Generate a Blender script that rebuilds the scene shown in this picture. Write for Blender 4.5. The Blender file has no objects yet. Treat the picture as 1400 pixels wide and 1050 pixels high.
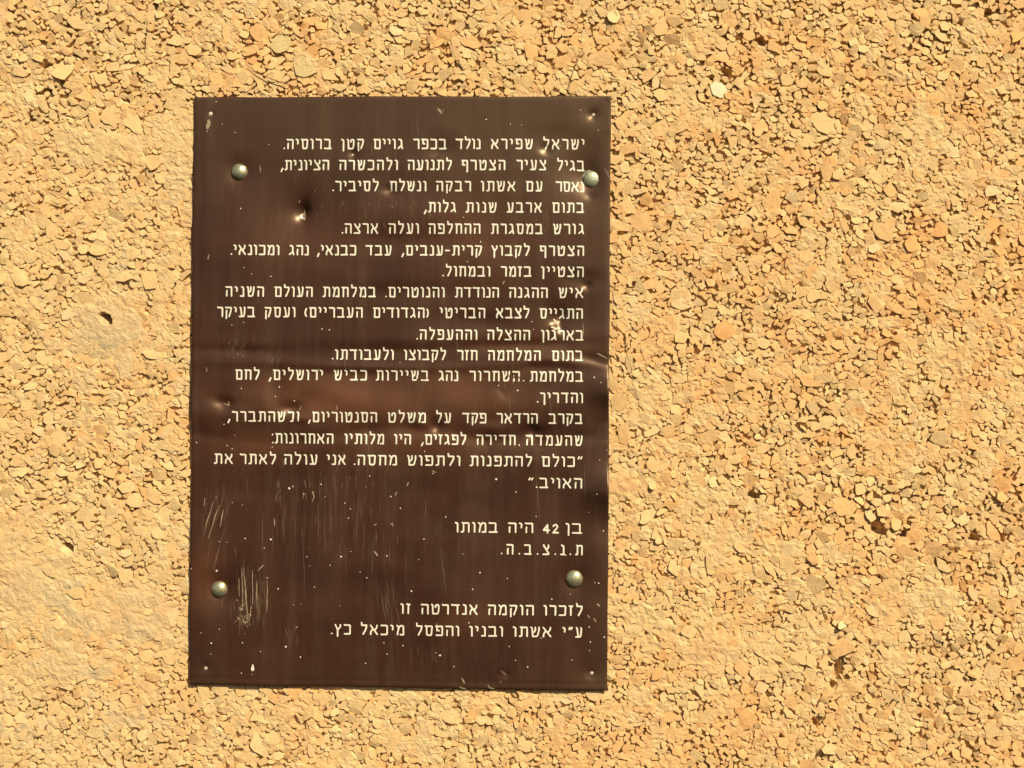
import bpy, math, random
import numpy as np
random.seed(11)
rng = np.random.default_rng(11)
sc = bpy.context.scene
C = sc.collection

# ---------------------------------------------------------------- camera
F_PX = 2000.0
YAW, PITCH = 0.04147808, 0.00673897
PLX, PLZ, PLR = -0.16548535, 0.00210605, -0.00660331      # plaque centre and roll
PW, PH, DIST = 0.40, 0.56408094, 1.3925433
cam_d = bpy.data.cameras.new('camera')
cam = bpy.data.objects.new('camera', cam_d)
C.objects.link(cam)
cam.location = (0, -DIST, 0)
cam.rotation_euler = (math.radians(90) + PITCH, 0, YAW)
cam_d.sensor_fit = 'HORIZONTAL'
cam_d.sensor_width = 36.0
cam_d.lens = 36.0 * F_PX / 1400.0
cam_d.clip_start = 0.05
cam_d.clip_end = 1000
sc.camera = cam

# ---------------------------------------------------------------- light
SUN = np.array([0.44, -0.62, 0.65]); SUN /= np.linalg.norm(SUN)
w = bpy.data.worlds.new('World')
sc.world = w
w.use_nodes = True
nt = w.node_tree
bg = nt.nodes['Background']
sky = nt.nodes.new('ShaderNodeTexSky')
sky.sky_type = 'NISHITA'
sky.sun_disc = False
sky.sun_elevation = math.asin(SUN[2])
sky.sun_rotation = math.atan2(SUN[0], SUN[1])
sky.dust_density = 2.0
nt.links.new(sky.outputs[0], bg.inputs[0])
bg.inputs[1].default_value = 0.05
sd = bpy.data.lights.new('sun', 'SUN')
sd.energy = 4.6
sd.angle = math.radians(0.5)
sd.color = (1.0, 0.925, 0.77)
so = bpy.data.objects.new('sun', sd)
C.objects.link(so)
so.location = (1.2, -1.8, 1.9)
from mathutils import Vector
so.rotation_euler = Vector(-SUN).to_track_quat('-Z', 'Y').to_euler()
sc.view_settings.view_transform = 'Standard'
sc.view_settings.look = 'None'
sc.view_settings.exposure = 0.2
sc.view_settings.gamma = 1.0
sc.render.film_transparent = False
sc.cycles.diffuse_bounces = 2

# ---------------------------------------------------------------- plane <-> photograph measurements
cy_, sy_, cp_, sp_ = math.cos(YAW), math.sin(YAW), math.cos(PITCH), math.sin(PITCH)
RV = np.array([cy_, sy_, 0.0]); FV = np.array([-sy_ * cp_, cy_ * cp_, sp_]); UV = np.array([sy_ * sp_, -cy_ * sp_, cp_])
def to_wall(px, py):
    """point measured in the photograph -> x, z on the wall plane y = 0"""
    px = np.asarray(px, float); py = np.asarray(py, float)
    a = (px - 700) / F_PX; b = (525 - py) / F_PX
    d = FV + a[..., None] * RV + b[..., None] * UV
    t = DIST / d[..., 1]
    return d[..., 0] * t, d[..., 2] * t
def to_px(x, z, y=0.0):
    x = np.asarray(x, float); z = np.asarray(z, float)
    dy = DIST + y
    r = x * RV[0] + dy * RV[1]; f = x * FV[0] + dy * FV[1] + z * FV[2]; u = x * UV[0] + dy * UV[1] + z * UV[2]
    return 700 + F_PX * r / f, 525 - F_PX * u / f
S = DIST / F_PX * 1.0                  # metres for one photograph pixel on the wall (about 0.7 mm)
CR, SR = math.cos(PLR), math.sin(PLR)
def wall_to_plaque(x, z):              # u to the right, v downwards from the top edge
    dx, dz = x - PLX, z - PLZ
    return CR * dx + SR * dz + PW / 2, PH / 2 - (-SR * dx + CR * dz)
def plaque_to_wall(u, v):
    a, b = u - PW / 2, PH / 2 - v
    return PLX + CR * a - SR * b, PLZ + SR * a + CR * b
def px_to_uv(px, py):
    return wall_to_plaque(*to_wall(px, py))

# ---------------------------------------------------------------- noise on arrays
def vnoise(x, y, scale, seed):
    r = np.random.default_rng(seed)
    g = r.random((256, 256))
    X = np.asarray(x) / scale + 1000.0; Y = np.asarray(y) / scale + 1000.0
    xi = np.floor(X).astype(int); yi = np.floor(Y).astype(int)
    fx = X - xi; fy = Y - yi
    fx = fx * fx * (3 - 2 * fx); fy = fy * fy * (3 - 2 * fy)
    a = g[xi & 255, yi & 255]; b = g[(xi + 1) & 255, yi & 255]
    c = g[xi & 255, (yi + 1) & 255]; d = g[(xi + 1) & 255, (yi + 1) & 255]
    return (a * (1 - fx) + b * fx) * (1 - fy) + (c * (1 - fx) + d * fx) * fy
def fbm(x, y, scale, seed, oct=4):
    s = 0; a = 1; t = 0
    for i in range(oct):
        s = s + a * vnoise(x, y, scale / 2 ** i, seed + i); t += a; a *= 0.5
    return s / t
def bump2(x, y, cx, cy, rx, ry, rot=0.0):
    c, s = math.cos(rot), math.sin(rot)
    dx, dy = x - cx, y - cy
    return np.exp(-(((c * dx + s * dy) / rx) ** 2 + ((-s * dx + c * dy) / ry) ** 2))

# ---------------------------------------------------------------- object helpers
def mesh_obj(name, verts, faces, mat, parent=None, smooth=False, tint=None, loc=None, flags=None):
    me = bpy.data.meshes.new(name)
    me.from_pydata(verts, [], faces)
    if tint is not None:
        at = me.color_attributes.new('tint', 'FLOAT_COLOR', 'POINT')
        at.data.foreach_set('color', np.asarray(tint, dtype=np.float32).ravel())
    me.materials.append(mat)
    if smooth:
        me.shade_smooth()
    if flags is not None: me.polygons.foreach_set('use_smooth', np.asarray(flags, bool))
    me.update()
    o = bpy.data.objects.new(name, me)
    C.objects.link(o)
    if parent is not None: o.parent = parent
    if loc is not None: o.location = loc
    return o
def array_mesh(name, verts, quads, mat, parent=None, smooth=True, tint=None):
    """mesh from numpy arrays, quads (n,4)"""
    me = bpy.data.meshes.new(name)
    n = len(quads); k = quads.shape[1]
    me.vertices.add(len(verts)); me.vertices.foreach_set('co', np.asarray(verts, np.float32).ravel())
    me.loops.add(n * k); me.loops.foreach_set('vertex_index', quads.astype(np.int32).ravel())
    me.polygons.add(n)
    me.polygons.foreach_set('loop_start', np.arange(0, n * k, k, dtype=np.int32))
    me.polygons.foreach_set('use_smooth', np.full(n, smooth))
    me.update(calc_edges=True)
    if tint is not None:
        at = me.color_attributes.new('tint', 'FLOAT_COLOR', 'POINT')
        at.data.foreach_set('color', np.asarray(tint, dtype=np.float32).ravel())
    me.materials.append(mat)
    o = bpy.data.objects.new(name, me)
    C.objects.link(o)
    if parent is not None: o.parent = parent
    return o
def empty(name, label, cat, loc=(0, 0, 0), parent=None):
    o = bpy.data.objects.new(name, None)
    o.empty_display_size = 0.05
    C.objects.link(o); o.location = loc
    if label: o['label'] = label
    if cat: o['category'] = cat
    if parent is not None: o.parent = parent
    return o

# ---------------------------------------------------------------- materials
def new_mat(name):
    m = bpy.data.materials.new(name); m.use_nodes = True
    t = m.node_tree; return m, t, t.nodes['Principled BSDF']
def nd(t, typ, **kw):
    n = t.nodes.new(typ)
    for k, v in kw.items():
        if k in ('inputs',):
            for i, val in v.items(): n.inputs[i].default_value = val
        else: setattr(n, k, v)
    return n

def stone_material(name, grain, spot):
    m, t, p = new_mat(name)
    L = t.links.new
    at = nd(t, 'ShaderNodeAttribute', attribute_name='tint')
    tc = nd(t, 'ShaderNodeTexCoord')
    geo = nd(t, 'ShaderNodeNewGeometry')
    n1 = nd(t, 'ShaderNodeTexNoise', inputs={'Scale': 330.0, 'Detail': 5.0, 'Roughness': 0.65})
    n2 = nd(t, 'ShaderNodeTexNoise', inputs={'Scale': 1150.0, 'Detail': 3.0, 'Roughness': 0.7})
    n3 = nd(t, 'ShaderNodeTexNoise', inputs={'Scale': 95.0, 'Detail': 4.0, 'Roughness': 0.6})
    for n in (n1, n2, n3): L(geo.outputs['Position'], n.inputs['Vector'])
    r1 = nd(t, 'ShaderNodeMapRange', inputs={1: 0.3, 2: 0.72, 3: 1 - spot, 4: 1 + spot * 0.8}); L(n1.outputs[0], r1.inputs[0])
    r3 = nd(t, 'ShaderNodeMapRange', inputs={1: 0.3, 2: 0.7, 3: 0.91, 4: 1.07}); L(n3.outputs[0], r3.inputs[0])
    mm = nd(t, 'ShaderNodeMath', operation='MULTIPLY'); L(r1.outputs[0], mm.inputs[0]); L(r3.outputs[0], mm.inputs[1])
    vm = nd(t, 'ShaderNodeVectorMath', operation='SCALE'); L(at.outputs['Color'], vm.inputs[0]); L(mm.outputs[0], vm.inputs['Scale'])
    # rusty iron bloom on some spots
    r4 = nd(t, 'ShaderNodeMapRange', inputs={1: 0.60, 2: 0.78, 3: 0.0, 4: 0.55}); L(n3.outputs[0], r4.inputs[0])
    mx = nd(t, 'ShaderNodeMix', data_type='RGBA', blend_type='MULTIPLY'); L(r4.outputs[0], mx.inputs[0]); L(vm.outputs[0], mx.inputs[6])
    mx.inputs[7].default_value = (1.0, 0.84, 0.66, 1)
    L(mx.outputs[2], p.inputs['Base Color'])
    p.inputs['Roughness'].default_value = 0.92
    p.inputs['Specular IOR Level'].default_value = 0.2
    b1 = nd(t, 'ShaderNodeBump', inputs={'Strength': grain, 'Distance': 0.0016}); L(n1.outputs[0], b1.inputs['Height'])
    b2 = nd(t, 'ShaderNodeBump', inputs={'Strength': grain, 'Distance': 0.0005}); L(n2.outputs[0], b2.inputs['Height'])
    L(b1.outputs[0], b2.inputs['Normal']); L(b2.outputs[0], p.inputs['Normal'])
    return m
M_STONE = stone_material('crushed_limestone', 0.32, 0.10)
M_MORTAR = stone_material('sandy_mortar', 0.5, 0.10)

def plate_material():
    m, t, p = new_mat('brown_coated_metal'); L = t.links.new
    tc = nd(t, 'ShaderNodeTexCoord')
    mp = nd(t, 'ShaderNodeMapping', inputs={'Scale': (1.0, 1.0, 0.07)}); L(tc.outputs['Object'], mp.inputs[0])
    st = nd(t, 'ShaderNodeTexNoise', inputs={'Scale': 75.0, 'Detail': 6.0, 'Roughness': 0.62}); L(mp.outputs[0], st.inputs[0])
    bl = nd(t, 'ShaderNodeTexNoise', inputs={'Scale': 13.0, 'Detail': 5.0, 'Roughness': 0.6}); L(tc.outputs['Object'], bl.inputs[0])
    fn = nd(t, 'ShaderNodeTexNoise', inputs={'Scale': 420.0, 'Detail': 3.0, 'Roughness': 0.6}); L(tc.outputs['Object'], fn.inputs[0])
    cr = nd(t, 'ShaderNodeValToRGB'); L(bl.outputs[0], cr.inputs[0])
    cr.color_ramp.elements[0].position = 0.3; cr.color_ramp.elements[0].color = (0.034, 0.0118, 0.0066, 1)
    cr.color_ramp.elements[1].position = 0.72; cr.color_ramp.elements[1].color = (0.058, 0.0205, 0.0102, 1)
    r = nd(t, 'ShaderNodeMapRange', inputs={1: 0.45, 2: 0.78, 3: 0.0, 4: 0.16}); L(st.outputs[0], r.inputs[0])
    mx = nd(t, 'ShaderNodeMix', data_type='RGBA'); L(r.outputs[0], mx.inputs[0]); L(cr.outputs[0], mx.inputs[6]); mx.inputs[7].default_value = (0.17, 0.105, 0.058, 1)
    r2 = nd(t, 'ShaderNodeMapRange', inputs={1: 0.25, 2: 0.75, 3: 0.86, 4: 1.12}); L(fn.outputs[0], r2.inputs[0])
    vm = nd(t, 'ShaderNodeVectorMath', operation='SCALE'); L(mx.outputs[2], vm.inputs[0]); L(r2.outputs[0], vm.inputs['Scale'])
    # rubbed patches (attribute painted from the scuffs seen on the sheet)
    at = nd(t, 'ShaderNodeAttribute', attribute_name='tint')
    sep = nd(t, 'ShaderNodeSeparateColor'); L(at.outputs['Color'], sep.inputs[0])
    mp2 = nd(t, 'ShaderNodeMapping', inputs={'Scale': (1.0, 1.0, 0.10), 'Rotation': (0, math.radians(5), 0)}); L(tc.outputs['Object'], mp2.inputs[0])
    sf = nd(t, 'ShaderNodeTexNoise', inputs={'Scale': 300.0, 'Detail': 6.0, 'Roughness': 0.7}); L(mp2.outputs[0], sf.inputs[0])
    r3 = nd(t, 'ShaderNodeMapRange', inputs={1: 0.50, 2: 0.70, 3: 0.0, 4: 1.0}); L(sf.outputs[0], r3.inputs[0])
    mu = nd(t, 'ShaderNodeMath', operation='MULTIPLY', use_clamp=True); L(r3.outputs[0], mu.inputs[0]); L(sep.outputs[0], mu.inputs[1])
    mx2 = nd(t, 'ShaderNodeMix', data_type='RGBA'); L(mu.outputs[0], mx2.inputs[0]); L(vm.outputs[0], mx2.inputs[6]); mx2.inputs[7].default_value = (0.30, 0.22, 0.12, 1)
    # brown-olive tone mixed in on the upper sheet and the rims
    mx3 = nd(t, 'ShaderNodeMix', data_type='RGBA'); L(sep.outputs[1], mx3.inputs[0]); L(mx2.outputs[2], mx3.inputs[6]); mx3.inputs[7].default_value = (0.074, 0.040, 0.020, 1)
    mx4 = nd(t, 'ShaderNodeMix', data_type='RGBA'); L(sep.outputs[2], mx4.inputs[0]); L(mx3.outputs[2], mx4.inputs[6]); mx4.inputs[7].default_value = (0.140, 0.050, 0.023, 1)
    L(mx4.outputs[2], p.inputs['Base Color'])
    rr = nd(t, 'ShaderNodeMapRange', inputs={1: 0.3, 2: 0.7, 3: 0.31, 4: 0.38}); L(st.outputs[0], rr.inputs[0])
    L(rr.outputs[0], p.inputs['Roughness'])
    p.inputs['Specular IOR Level'].default_value = 1.0
    p.inputs['Specular Tint'].default_value = (1.0, 0.68, 0.40, 1)
    b = nd(t, 'ShaderNodeBump', inputs={'Strength': 0.12, 'Distance': 0.0004}); L(st.outputs[0], b.inputs['Height'])
    b2 = nd(t, 'ShaderNodeBump', inputs={'Strength': 0.10, 'Distance': 0.0002}); L(fn.outputs[0], b2.inputs['Height']); L(b.outputs[0], b2.inputs['Normal'])
    L(b2.outputs[0], p.inputs['Normal'])
    return m
M_PLATE = plate_material()

def simple(name, col, rough, metal=0.0, var=0.15, scale=900.0, bump=0.1, spec=0.4):
    m, t, p = new_mat(name); L = t.links.new
    tc = nd(t, 'ShaderNodeTexCoord')
    n = nd(t, 'ShaderNodeTexNoise', inputs={'Scale': scale, 'Detail': 4.0, 'Roughness': 0.65}); L(tc.outputs['Object'], n.inputs[0])
    r = nd(t, 'ShaderNodeMapRange', inputs={1: 0.3, 2: 0.7, 3: 1 - var, 4: 1 + var}); L(n.outputs[0], r.inputs[0])
    v = nd(t, 'ShaderNodeVectorMath', operation='SCALE', inputs={0: col}); L(r.outputs[0], v.inputs['Scale'])
    L(v.outputs[0], p.inputs['Base Color'])
    p.inputs['Roughness'].default_value = rough
    p.inputs['Metallic'].default_value = metal
    p.inputs['Specular IOR Level'].default_value = spec
    b = nd(t, 'ShaderNodeBump', inputs={'Strength': bump, 'Distance': 0.0006}); L(n.outputs[0], b.inputs['Height']); L(b.outputs[0], p.inputs['Normal'])
    return m
M_LETTER = simple('cream_lettering', (0.86, 0.78, 0.56), 0.55, var=0.07, bump=0.03)
M_CHIPPED = simple('pale_bare_spots', (0.86, 0.76, 0.56), 0.6, var=0.1)
M_SCRATCH = simple('dull_scratches', (0.155, 0.093, 0.050), 0.5, var=0.35, scale=1600)
M_SCRATCH2 = simple('bright_scratches', (0.34, 0.25, 0.14), 0.5, var=0.3, scale=1600)
M_BOLT = simple('weathered_zinc', (0.72, 0.66, 0.36), 0.28, metal=0.8, var=0.28, scale=520, bump=0.35)
M_BOLT_DULL = simple('tarnished_zinc', (0.42, 0.42, 0.25), 0.45, metal=0.6, var=0.35, scale=700, bump=0.6)
M_PIN = simple('pale_pin_head', (0.62, 0.52, 0.36), 0.5, metal=0.2, var=0.2)
M_TEAR = simple('torn_bare_metal', (0.55, 0.44, 0.30), 0.4, metal=0.5, var=0.3)
M_TWIG = simple('dry_fibre', (0.16, 0.085, 0.035), 0.8, var=0.3)

# ================================================================= THE WALL
# relief maps, in photograph pixels (smooth = mortar rubbed over the chips, rough = open, deep joints)
SMOOTH = [(140, 465, 62, 62, 1.0), (95, 440, 40, 25, .5), (180, 845, 95, 48, 1.1), (55, 815, 75, 85, 1.0), (30, 740, 60, 60, .8),
          (110, 905, 140, 36, .8), (1010, 888, 95, 34, .8), (1285, 820, 85, 30, .85), (852, 664, 48, 20, 1.0), (175, 195, 85, 30, .8),
          (60, 190, 70, 22, .6), (1085, 505, 70, 18, .6), (1230, 105, 45, 18, .5), (250, 400, 30, 25, .6), (470, 20, 30, 14, .5),
          (1130, 365, 70, 25, .5), (950, 700, 60, 30, .45), (1060, 1000, 60, 16, .7), (700, 1000, 70, 20, .3), (15, 560, 40, 40, .3),
          (1320, 720, 30, 20, .3), (225, 60, 30, 30, .3), (1390, 260, 60, 40, .3), (880, 860, 60, 50, .35), (1060, 640, 50, 25, .3)]
ROUGH = [(1190, 690, 130, 30, 1.0), (1340, 700, 90, 40, .7), (1010, 660, 60, 30, .8), (1220, 70, 110, 55, .9), (1100, 130, 90, 60, .6),
         (80, 80, 120, 60, .8), (120, 650, 150, 26, 1.0), (350, 60, 130, 60, .5), (1145, 905, 35, 45, .7), (1250, 470, 110, 60, .4),
         (1060, 290, 60, 40, .5), (160, 570, 90, 40, .5), (400, 990, 120, 40, .3), (1090, 790, 60, 35, .5), (1330, 490, 70, 40, .5)]
VOIDS = [(259, 75, 5, 4, .3), (1145, 918, 4, 10, .1), (1139, 938, 4, 4, 0), (1240, 732, 8, 5, .3), (1369, 736, 4, 9, -.4), (1205, 727, 11, 4, .1),
         (1116, 990, 3, 5, -.4), (1041, 55, 9, 4, 0), (991, 46, 4, 9, -.4), (1352, 17, 9, 4, 0), (1310, 30, 8, 4, .4), (94, 25, 5, 5, 0), (65, 123, 12, 3, -.2),
         (972, 108, 6, 3, .3), (993, 98, 4, 6, 0), (1040, 138, 4, 4, 0), (1008, 52, 5, 4, 0), (187, 697, 9, 3, .3), (1028, 676, 12, 4, .3), (1198, 720, 4, 5, 0),
         (41, 158, 4, 5, 0), (174, 128, 4, 2, 0), (62, 88, 7, 3, -.4), (1330, 735, 8, 4, .3), (1068, 1010, 3, 5, -.4), (86, 24, 3, 3, 0), (1203, 800, 3, 12, 0)]
PITS = [(143.5, 436, 11.0, 7.5, 0.6), (91, 749, 9.0, 6.5, 0.6)]
def relief_maps(px, py):
    n = fbm(px, py, 150, 3, 4)
    sm = np.clip((n - 0.57) * 2.6, 0, 0.42)
    for x, y, rx, ry, a in SMOOTH: sm = np.maximum(sm, a * bump2(px, py, x, y, rx, ry) ** 0.8)
    sm = sm + (fbm(px, py, 34, 17, 3) - 0.5) * 0.9 * np.clip(sm * 3, 0, 1)
    ro = np.clip((fbm(px, py, 110, 31, 3) - 0.52) * 2.6, 0, 0.7)
    for x, y, rx, ry, a in ROUGH: ro = np.maximum(ro, a * bump2(px, py, x, y, rx, ry))
    return np.clip(sm, 0, 1.1), ro
PXL = 1.0 / S
def wall_px(x, z):       # smooth wall coordinates in pixel-like units shared with the photograph
    return to_px(x, z)

# --- circles of many sizes, large first
MARG = 130
X0, X1, Y0, Y1 = -MARG, 1400 + MARG, -MARG, 1050 + MARG
GS = 20.0
grid = {}
circ = []
def plaque_inside(x, y, m):
    # inside the sheet by more than m pixels
    return (264 - 0.005 * (y - 133) + m < x < 834 - m) and (133 + m < y < 936 + 0.0155 * (x - 265) - m)
def try_add(x, y, r, k=0.90):
    gx, gy = int(x // GS), int(y // GS)
    for i in range(gx - 3, gx + 4):
        for j in range(gy - 3, gy + 4):
            for q in grid.get((i, j), ()):
                if (q[0] - x) ** 2 + (q[1] - y) ** 2 < (k * (q[2] + r)) ** 2: return False
    c = (x, y, r); grid.setdefault((gx, gy), []).append(c); circ.append(c)
    return True
SPECIAL = [(983, 122, 10), (383, 57, 11), (415, 88, 14), (358, 45, 11), (1286, 313, 10), (1249, 332, 10), (992, 452, 11), (1060, 275, 13),
           (1155, 690, 14), (1240, 760, 11), (265, 66, 8), (152, 158, 11), (820, 80, 11), (1150, 885, 11), (1155, 943, 12), (85, 95, 12),
           (183, 168, 12), (875, 300, 12), (1130, 165, 15), (1110, 800, 12)]
for x, y, r in SPECIAL: try_add(x, y, r)
passes = [(9.0, 11.5, 110, 1.0), (6.6, 9.0, 1700, .95), (4.9, 6.6, 9000, .90), (3.7, 4.9, 30000, .88), (2.7, 3.7, 84000, .85), (2.0, 2.7, 120000, .85)]
for r0, r1, n, kk in passes:
    xs = rng.uniform(X0, X1, n); ys = rng.uniform(Y0, Y1, n); rs = rng.uniform(r0, r1, n)
    for x, y, r in zip(xs.tolist(), ys.tolist(), rs.tolist()):
        if plaque_inside(x, y, 5): continue
        try_add(x, y, r, kk)
NC = len(circ)
cxy = np.array(circ)
SMc, ROc = relief_maps(cxy[:, 0], cxy[:, 1])
fine = fbm(cxy[:, 0], cxy[:, 1], 60, 77, 2)
WNc = vnoise(cxy[:, 0], cxy[:, 1], 90, 191); FNc = 0.6 * fbm(cxy[:, 0], cxy[:, 1], 60, 201, 3) + 0.4 * vnoise(cxy[:, 0], cxy[:, 1], 17, 209)

# --- tints (linear base colours of the stones themselves)
def tint_for(wn, f0, x):
    t = random.random()
    warm = 0.5 + 0.5 * min(1, max(-1, (x - 480) / 600)) + 0.9 * (wn - 0.5)
    warm = min(1, max(0, warm))
    if t < 0.07 + 0.15 * warm: c = np.array([0.844, 0.412, 0.138])       # orange
    elif t < 0.08 + 0.20 * warm: c = np.array([0.794, 0.471, 0.190])
    elif t < 0.36 + 0.06 * warm: c = np.array([0.713, 0.496, 0.212])     # olive beige
    elif t < 0.365 + 0.06 * warm: c = np.array([0.643, 0.437, 0.179])     # duller
    elif t < 0.46: c = np.array([0.824, 0.584, 0.306])                    # pale
    else: c = np.array([0.804, 0.526, 0.222])
    f1 = min(1, max(0, (f0 - 0.38) * 3.4 * (0.5 + 0.6 * warm)))
    field = np.array([0.804, 0.536, 0.232]) * (1 - f1) + np.array([0.829, 0.452, 0.164]) * f1
    c = 0.34 * c + 0.66 * field
    return c * min(1.06, random.gauss(0.99, 0.035))
MORT = np.array([0.60, 0.385, 0.15])
def chip_cell(k):
    """outline of one crushed chip: angular, often long and thin, unlike its neighbours"""
    x, y, r = circ[k]
    kind = random.random() if k >= len(SPECIAL) else 0.9
    if kind < 0.22: nn = 4
    elif kind < 0.58: nn = 5
    elif kind < 0.85: nn = 6
    else: nn = 7
    a0 = random.random() * 6.283
    st = random.choice((1.0, 1.1, 1.2, 1.35, 1.5, 1.7, 2.0)) * random.uniform(0.95, 1.1)
    if r > 10.5 or k < len(SPECIAL): st = min(st, 1.35)
    th = random.gauss(0.25, 0.75)          # most lie flat, leaning down to the right
    ct, snt = math.cos(th), math.sin(th)
    P = []
    R = r * 1.31
    for i in range(nn):
        a = a0 + 6.2832 * (i + random.uniform(-0.36, 0.36)) / nn
        rr = R * random.uniform(0.82, 1.16)
        u, v = rr * math.cos(a) * st ** 0.5, rr * math.sin(a) / st ** 0.5
        P.append((ct * u - snt * v, snt * u + ct * v))
    # bowed or nicked long edges
    Q = []
    n = len(P)
    for i in range(n):
        p = P[i]; q = P[(i + 1) % n]
        l = math.hypot(q[0] - p[0], q[1] - p[1])
        Q.append(p)
        if l > 5.5:
            t = random.uniform(0.3, 0.7); o = random.gauss(0.04, 0.07) * l
            Q.append((p[0] + t * (q[0] - p[0]) + (q[1] - p[1]) / l * o, p[1] + t * (q[1] - p[1]) - (q[0] - p[0]) / l * o))
    return Q
def build_chip(P, cx, cy, r, sm, ro, tint, lift=0.0, extra_tilt=0.0):
    """returns verts (world metres, y towards the wall), faces, tints for one stone; P is in pixels round (cx, cy)"""
    n = len(P)
    tilt = math.radians(5.0 + 4.5 * ro) + extra_tilt
    tx, ty = random.gauss(0, tilt), random.gauss(0, tilt)
    top = random.gauss(-0.8, 0.26 + 0.45 * ro) + 0.04 * (r - 7) - 0.5 * ro + lift    # mm
    top = min(top, 0.9 + lift)
    if plaque_inside(cx, cy, -22): top = min(top, -0.3); tx *= 0.5; ty *= 0.5
    if plaque_inside(cx, cy, -5): top = min(top, -2.2); tx *= 0.4; ty *= 0.4
    z0 = top * 0.001 / S
    # a second broken plane meeting the first along a crease
    ca = random.random() * 6.283; cn = (math.cos(ca), math.sin(ca)); cd = random.uniform(-0.2, 0.7) * r; cs = random.uniform(0.0, 0.34)
    def zt(x, y): return z0 + tx * x + ty * y - cs * max(0.0, cn[0] * x + cn[1] * y - cd)
    bev = random.uniform(0.15, 0.45)
    dep = random.uniform(8.0, 10.0)
    V = []; T = []
    wig = 0.05 * min(r, 9)
    shell = [(p[0], p[1], math.hypot(*p) + 1e-6) for p in P]
    for x, y, L in shell:                                    # buried foot
        V.append((x * 1.02, y * 1.02, z0 - dep)); T.append(MORT)
    for x, y, L in shell:                                    # broken edge
        V.append((x, y, zt(x, y) - bev * random.uniform(1.0, 2.0))); T.append(tint * 0.6 + MORT * 0.4)
    for x, y, L in shell:                                    # rim of the face
        f = max(0.3, (L - bev * random.uniform(0.5, 1.5)) / L)
        V.append((x * f, y * f, zt(x * f, y * f) + random.gauss(0, wig * 0.2))); T.append(tint)
    ox, oy = random.gauss(0, .12) * r, random.gauss(0, .12) * r
    for x, y, L in shell:                                    # middle of the face
        f = random.uniform(0.34, 0.56)
        V.append((x * f + ox, y * f + oy, zt(x * f + ox, y * f + oy) + random.gauss(0, wig * 0.15))); T.append(tint)
    F = []
    for ri in range(3):
        for i in range(n):
            a = ri * n + i; b = ri * n + (i + 1) % n
            F.append((a, b, b + n, a + n))
    F.append(tuple(range(3 * n, 4 * n)))
    V = np.array(V)
    wx, wz = to_wall(V[:, 0] + cx, V[:, 1] + cy)
    W = np.stack([wx, -V[:, 2] * S, wz], 1)
    T = np.array(T); T = np.concatenate([T, np.ones((len(T), 1))], 1)
    # pixel y runs downwards, so the winding is mirrored: flip the faces to look outwards
    F = [tuple(reversed(f)) for f in F]
    return W, F, T

wall = empty('wall', 'rough ochre wall of crushed stone chips set in sandy mortar behind the plaque', 'wall', (0, 0, 0))
def void_at(x, y, r):
    for vx, vy, rx, ry, ro in VOIDS:
        if ((x - vx) / (rx + 0.15 * r)) ** 2 + ((y - vy) / (ry + 0.15 * r)) ** 2 < 1: return True
    for vx, vy, rx, ry, ro in PITS:
        if math.hypot(x - vx, y - vy) < 12 + r: return True
    return False
chips = []
for k in range(NC):
    x, y, r = circ[k]
    if void_at(x, y, r) and k >= len(SPECIAL): continue
    P = chip_cell(k)
    if P is None: continue
    area = 0.5 * abs(sum(P[i][0] * P[(i + 1) % len(P)][1] - P[(i + 1) % len(P)][0] * P[i][1] for i in range(len(P))))
    chips.append((k, P, area))
# loose proud stones lying over the joints
proud = []
PXY = rng.uniform((X0, Y0), (X1, Y1), (1300, 2)); PSM, PRO = relief_maps(PXY[:, 0], PXY[:, 1])
for i in range(1300):
    x, y = float(PXY[i, 0]), float(PXY[i, 1])
    if plaque_inside(x, y, -16) or void_at(x, y, 9): continue
    s_, r_ = PSM[i:i + 1], PRO[i:i + 1]
    if random.random() > 0.05 + 0.6 * float(r_[0]) or s_[0] > 0.35: continue
    r = random.uniform(5, 12)
    nn = random.randint(5, 7); a0 = random.random() * 6.28; st = random.uniform(1.1, 1.8); th = random.gauss(0.3, 0.8)
    ct, snt = math.cos(th), math.sin(th); P = []
    for q in range(nn):
        a = a0 + 6.2832 * (q + random.uniform(-0.28, 0.28)) / nn; rr = r * random.uniform(0.85, 1.1)
        u, v = rr * math.cos(a) * st ** 0.5, rr * math.sin(a) / st ** 0.5
        P.append((ct * u - snt * v, snt * u + ct * v))
    proud.append((x, y, r, P, float(r_[0])))

def in_view(x, y): return -4 < x < 1404 and -4 < y < 1054
single = sorted([c for c in chips if in_view(circ[c[0]][0], circ[c[0]][1]) and SMc[c[0]] < 0.45 and not plaque_inside(circ[c[0]][0], circ[c[0]][1], 3)], key=lambda c: -c[2])[:300]
single_set = set(c[0] for c in single)
parts_l, parts_r, parts_s = [], [], []     # stones left of and right of x = 850 px, and single stones on the right
SPLIT = 850.0
for k, P, area in chips:
    x, y, r = circ[k]
    tint = tint_for(WNc[k], FNc[k], x)
    if k == 0: tint = np.array([0.87, 0.70, 0.40])
    if k in (1, 2): tint = np.array([0.66, 0.48, 0.21])
    if k in (4, 5, 6): tint = np.array([0.80, 0.40, 0.14])
    W, Fc, T = build_chip(P, x, y, r, SMc[k], ROc[k], tint, lift=(fine[k] - 0.5) * 1.4)
    if k in single_set:
        c = W.mean(0)
        mesh_obj('stone_chip', (W - c).tolist(), Fc, M_STONE, wall, tint=T, loc=c.tolist())
        if x >= SPLIT: parts_s.append((W, Fc, T))
        continue
    (parts_r if x >= SPLIT else parts_l).append((W, Fc, T))
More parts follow.
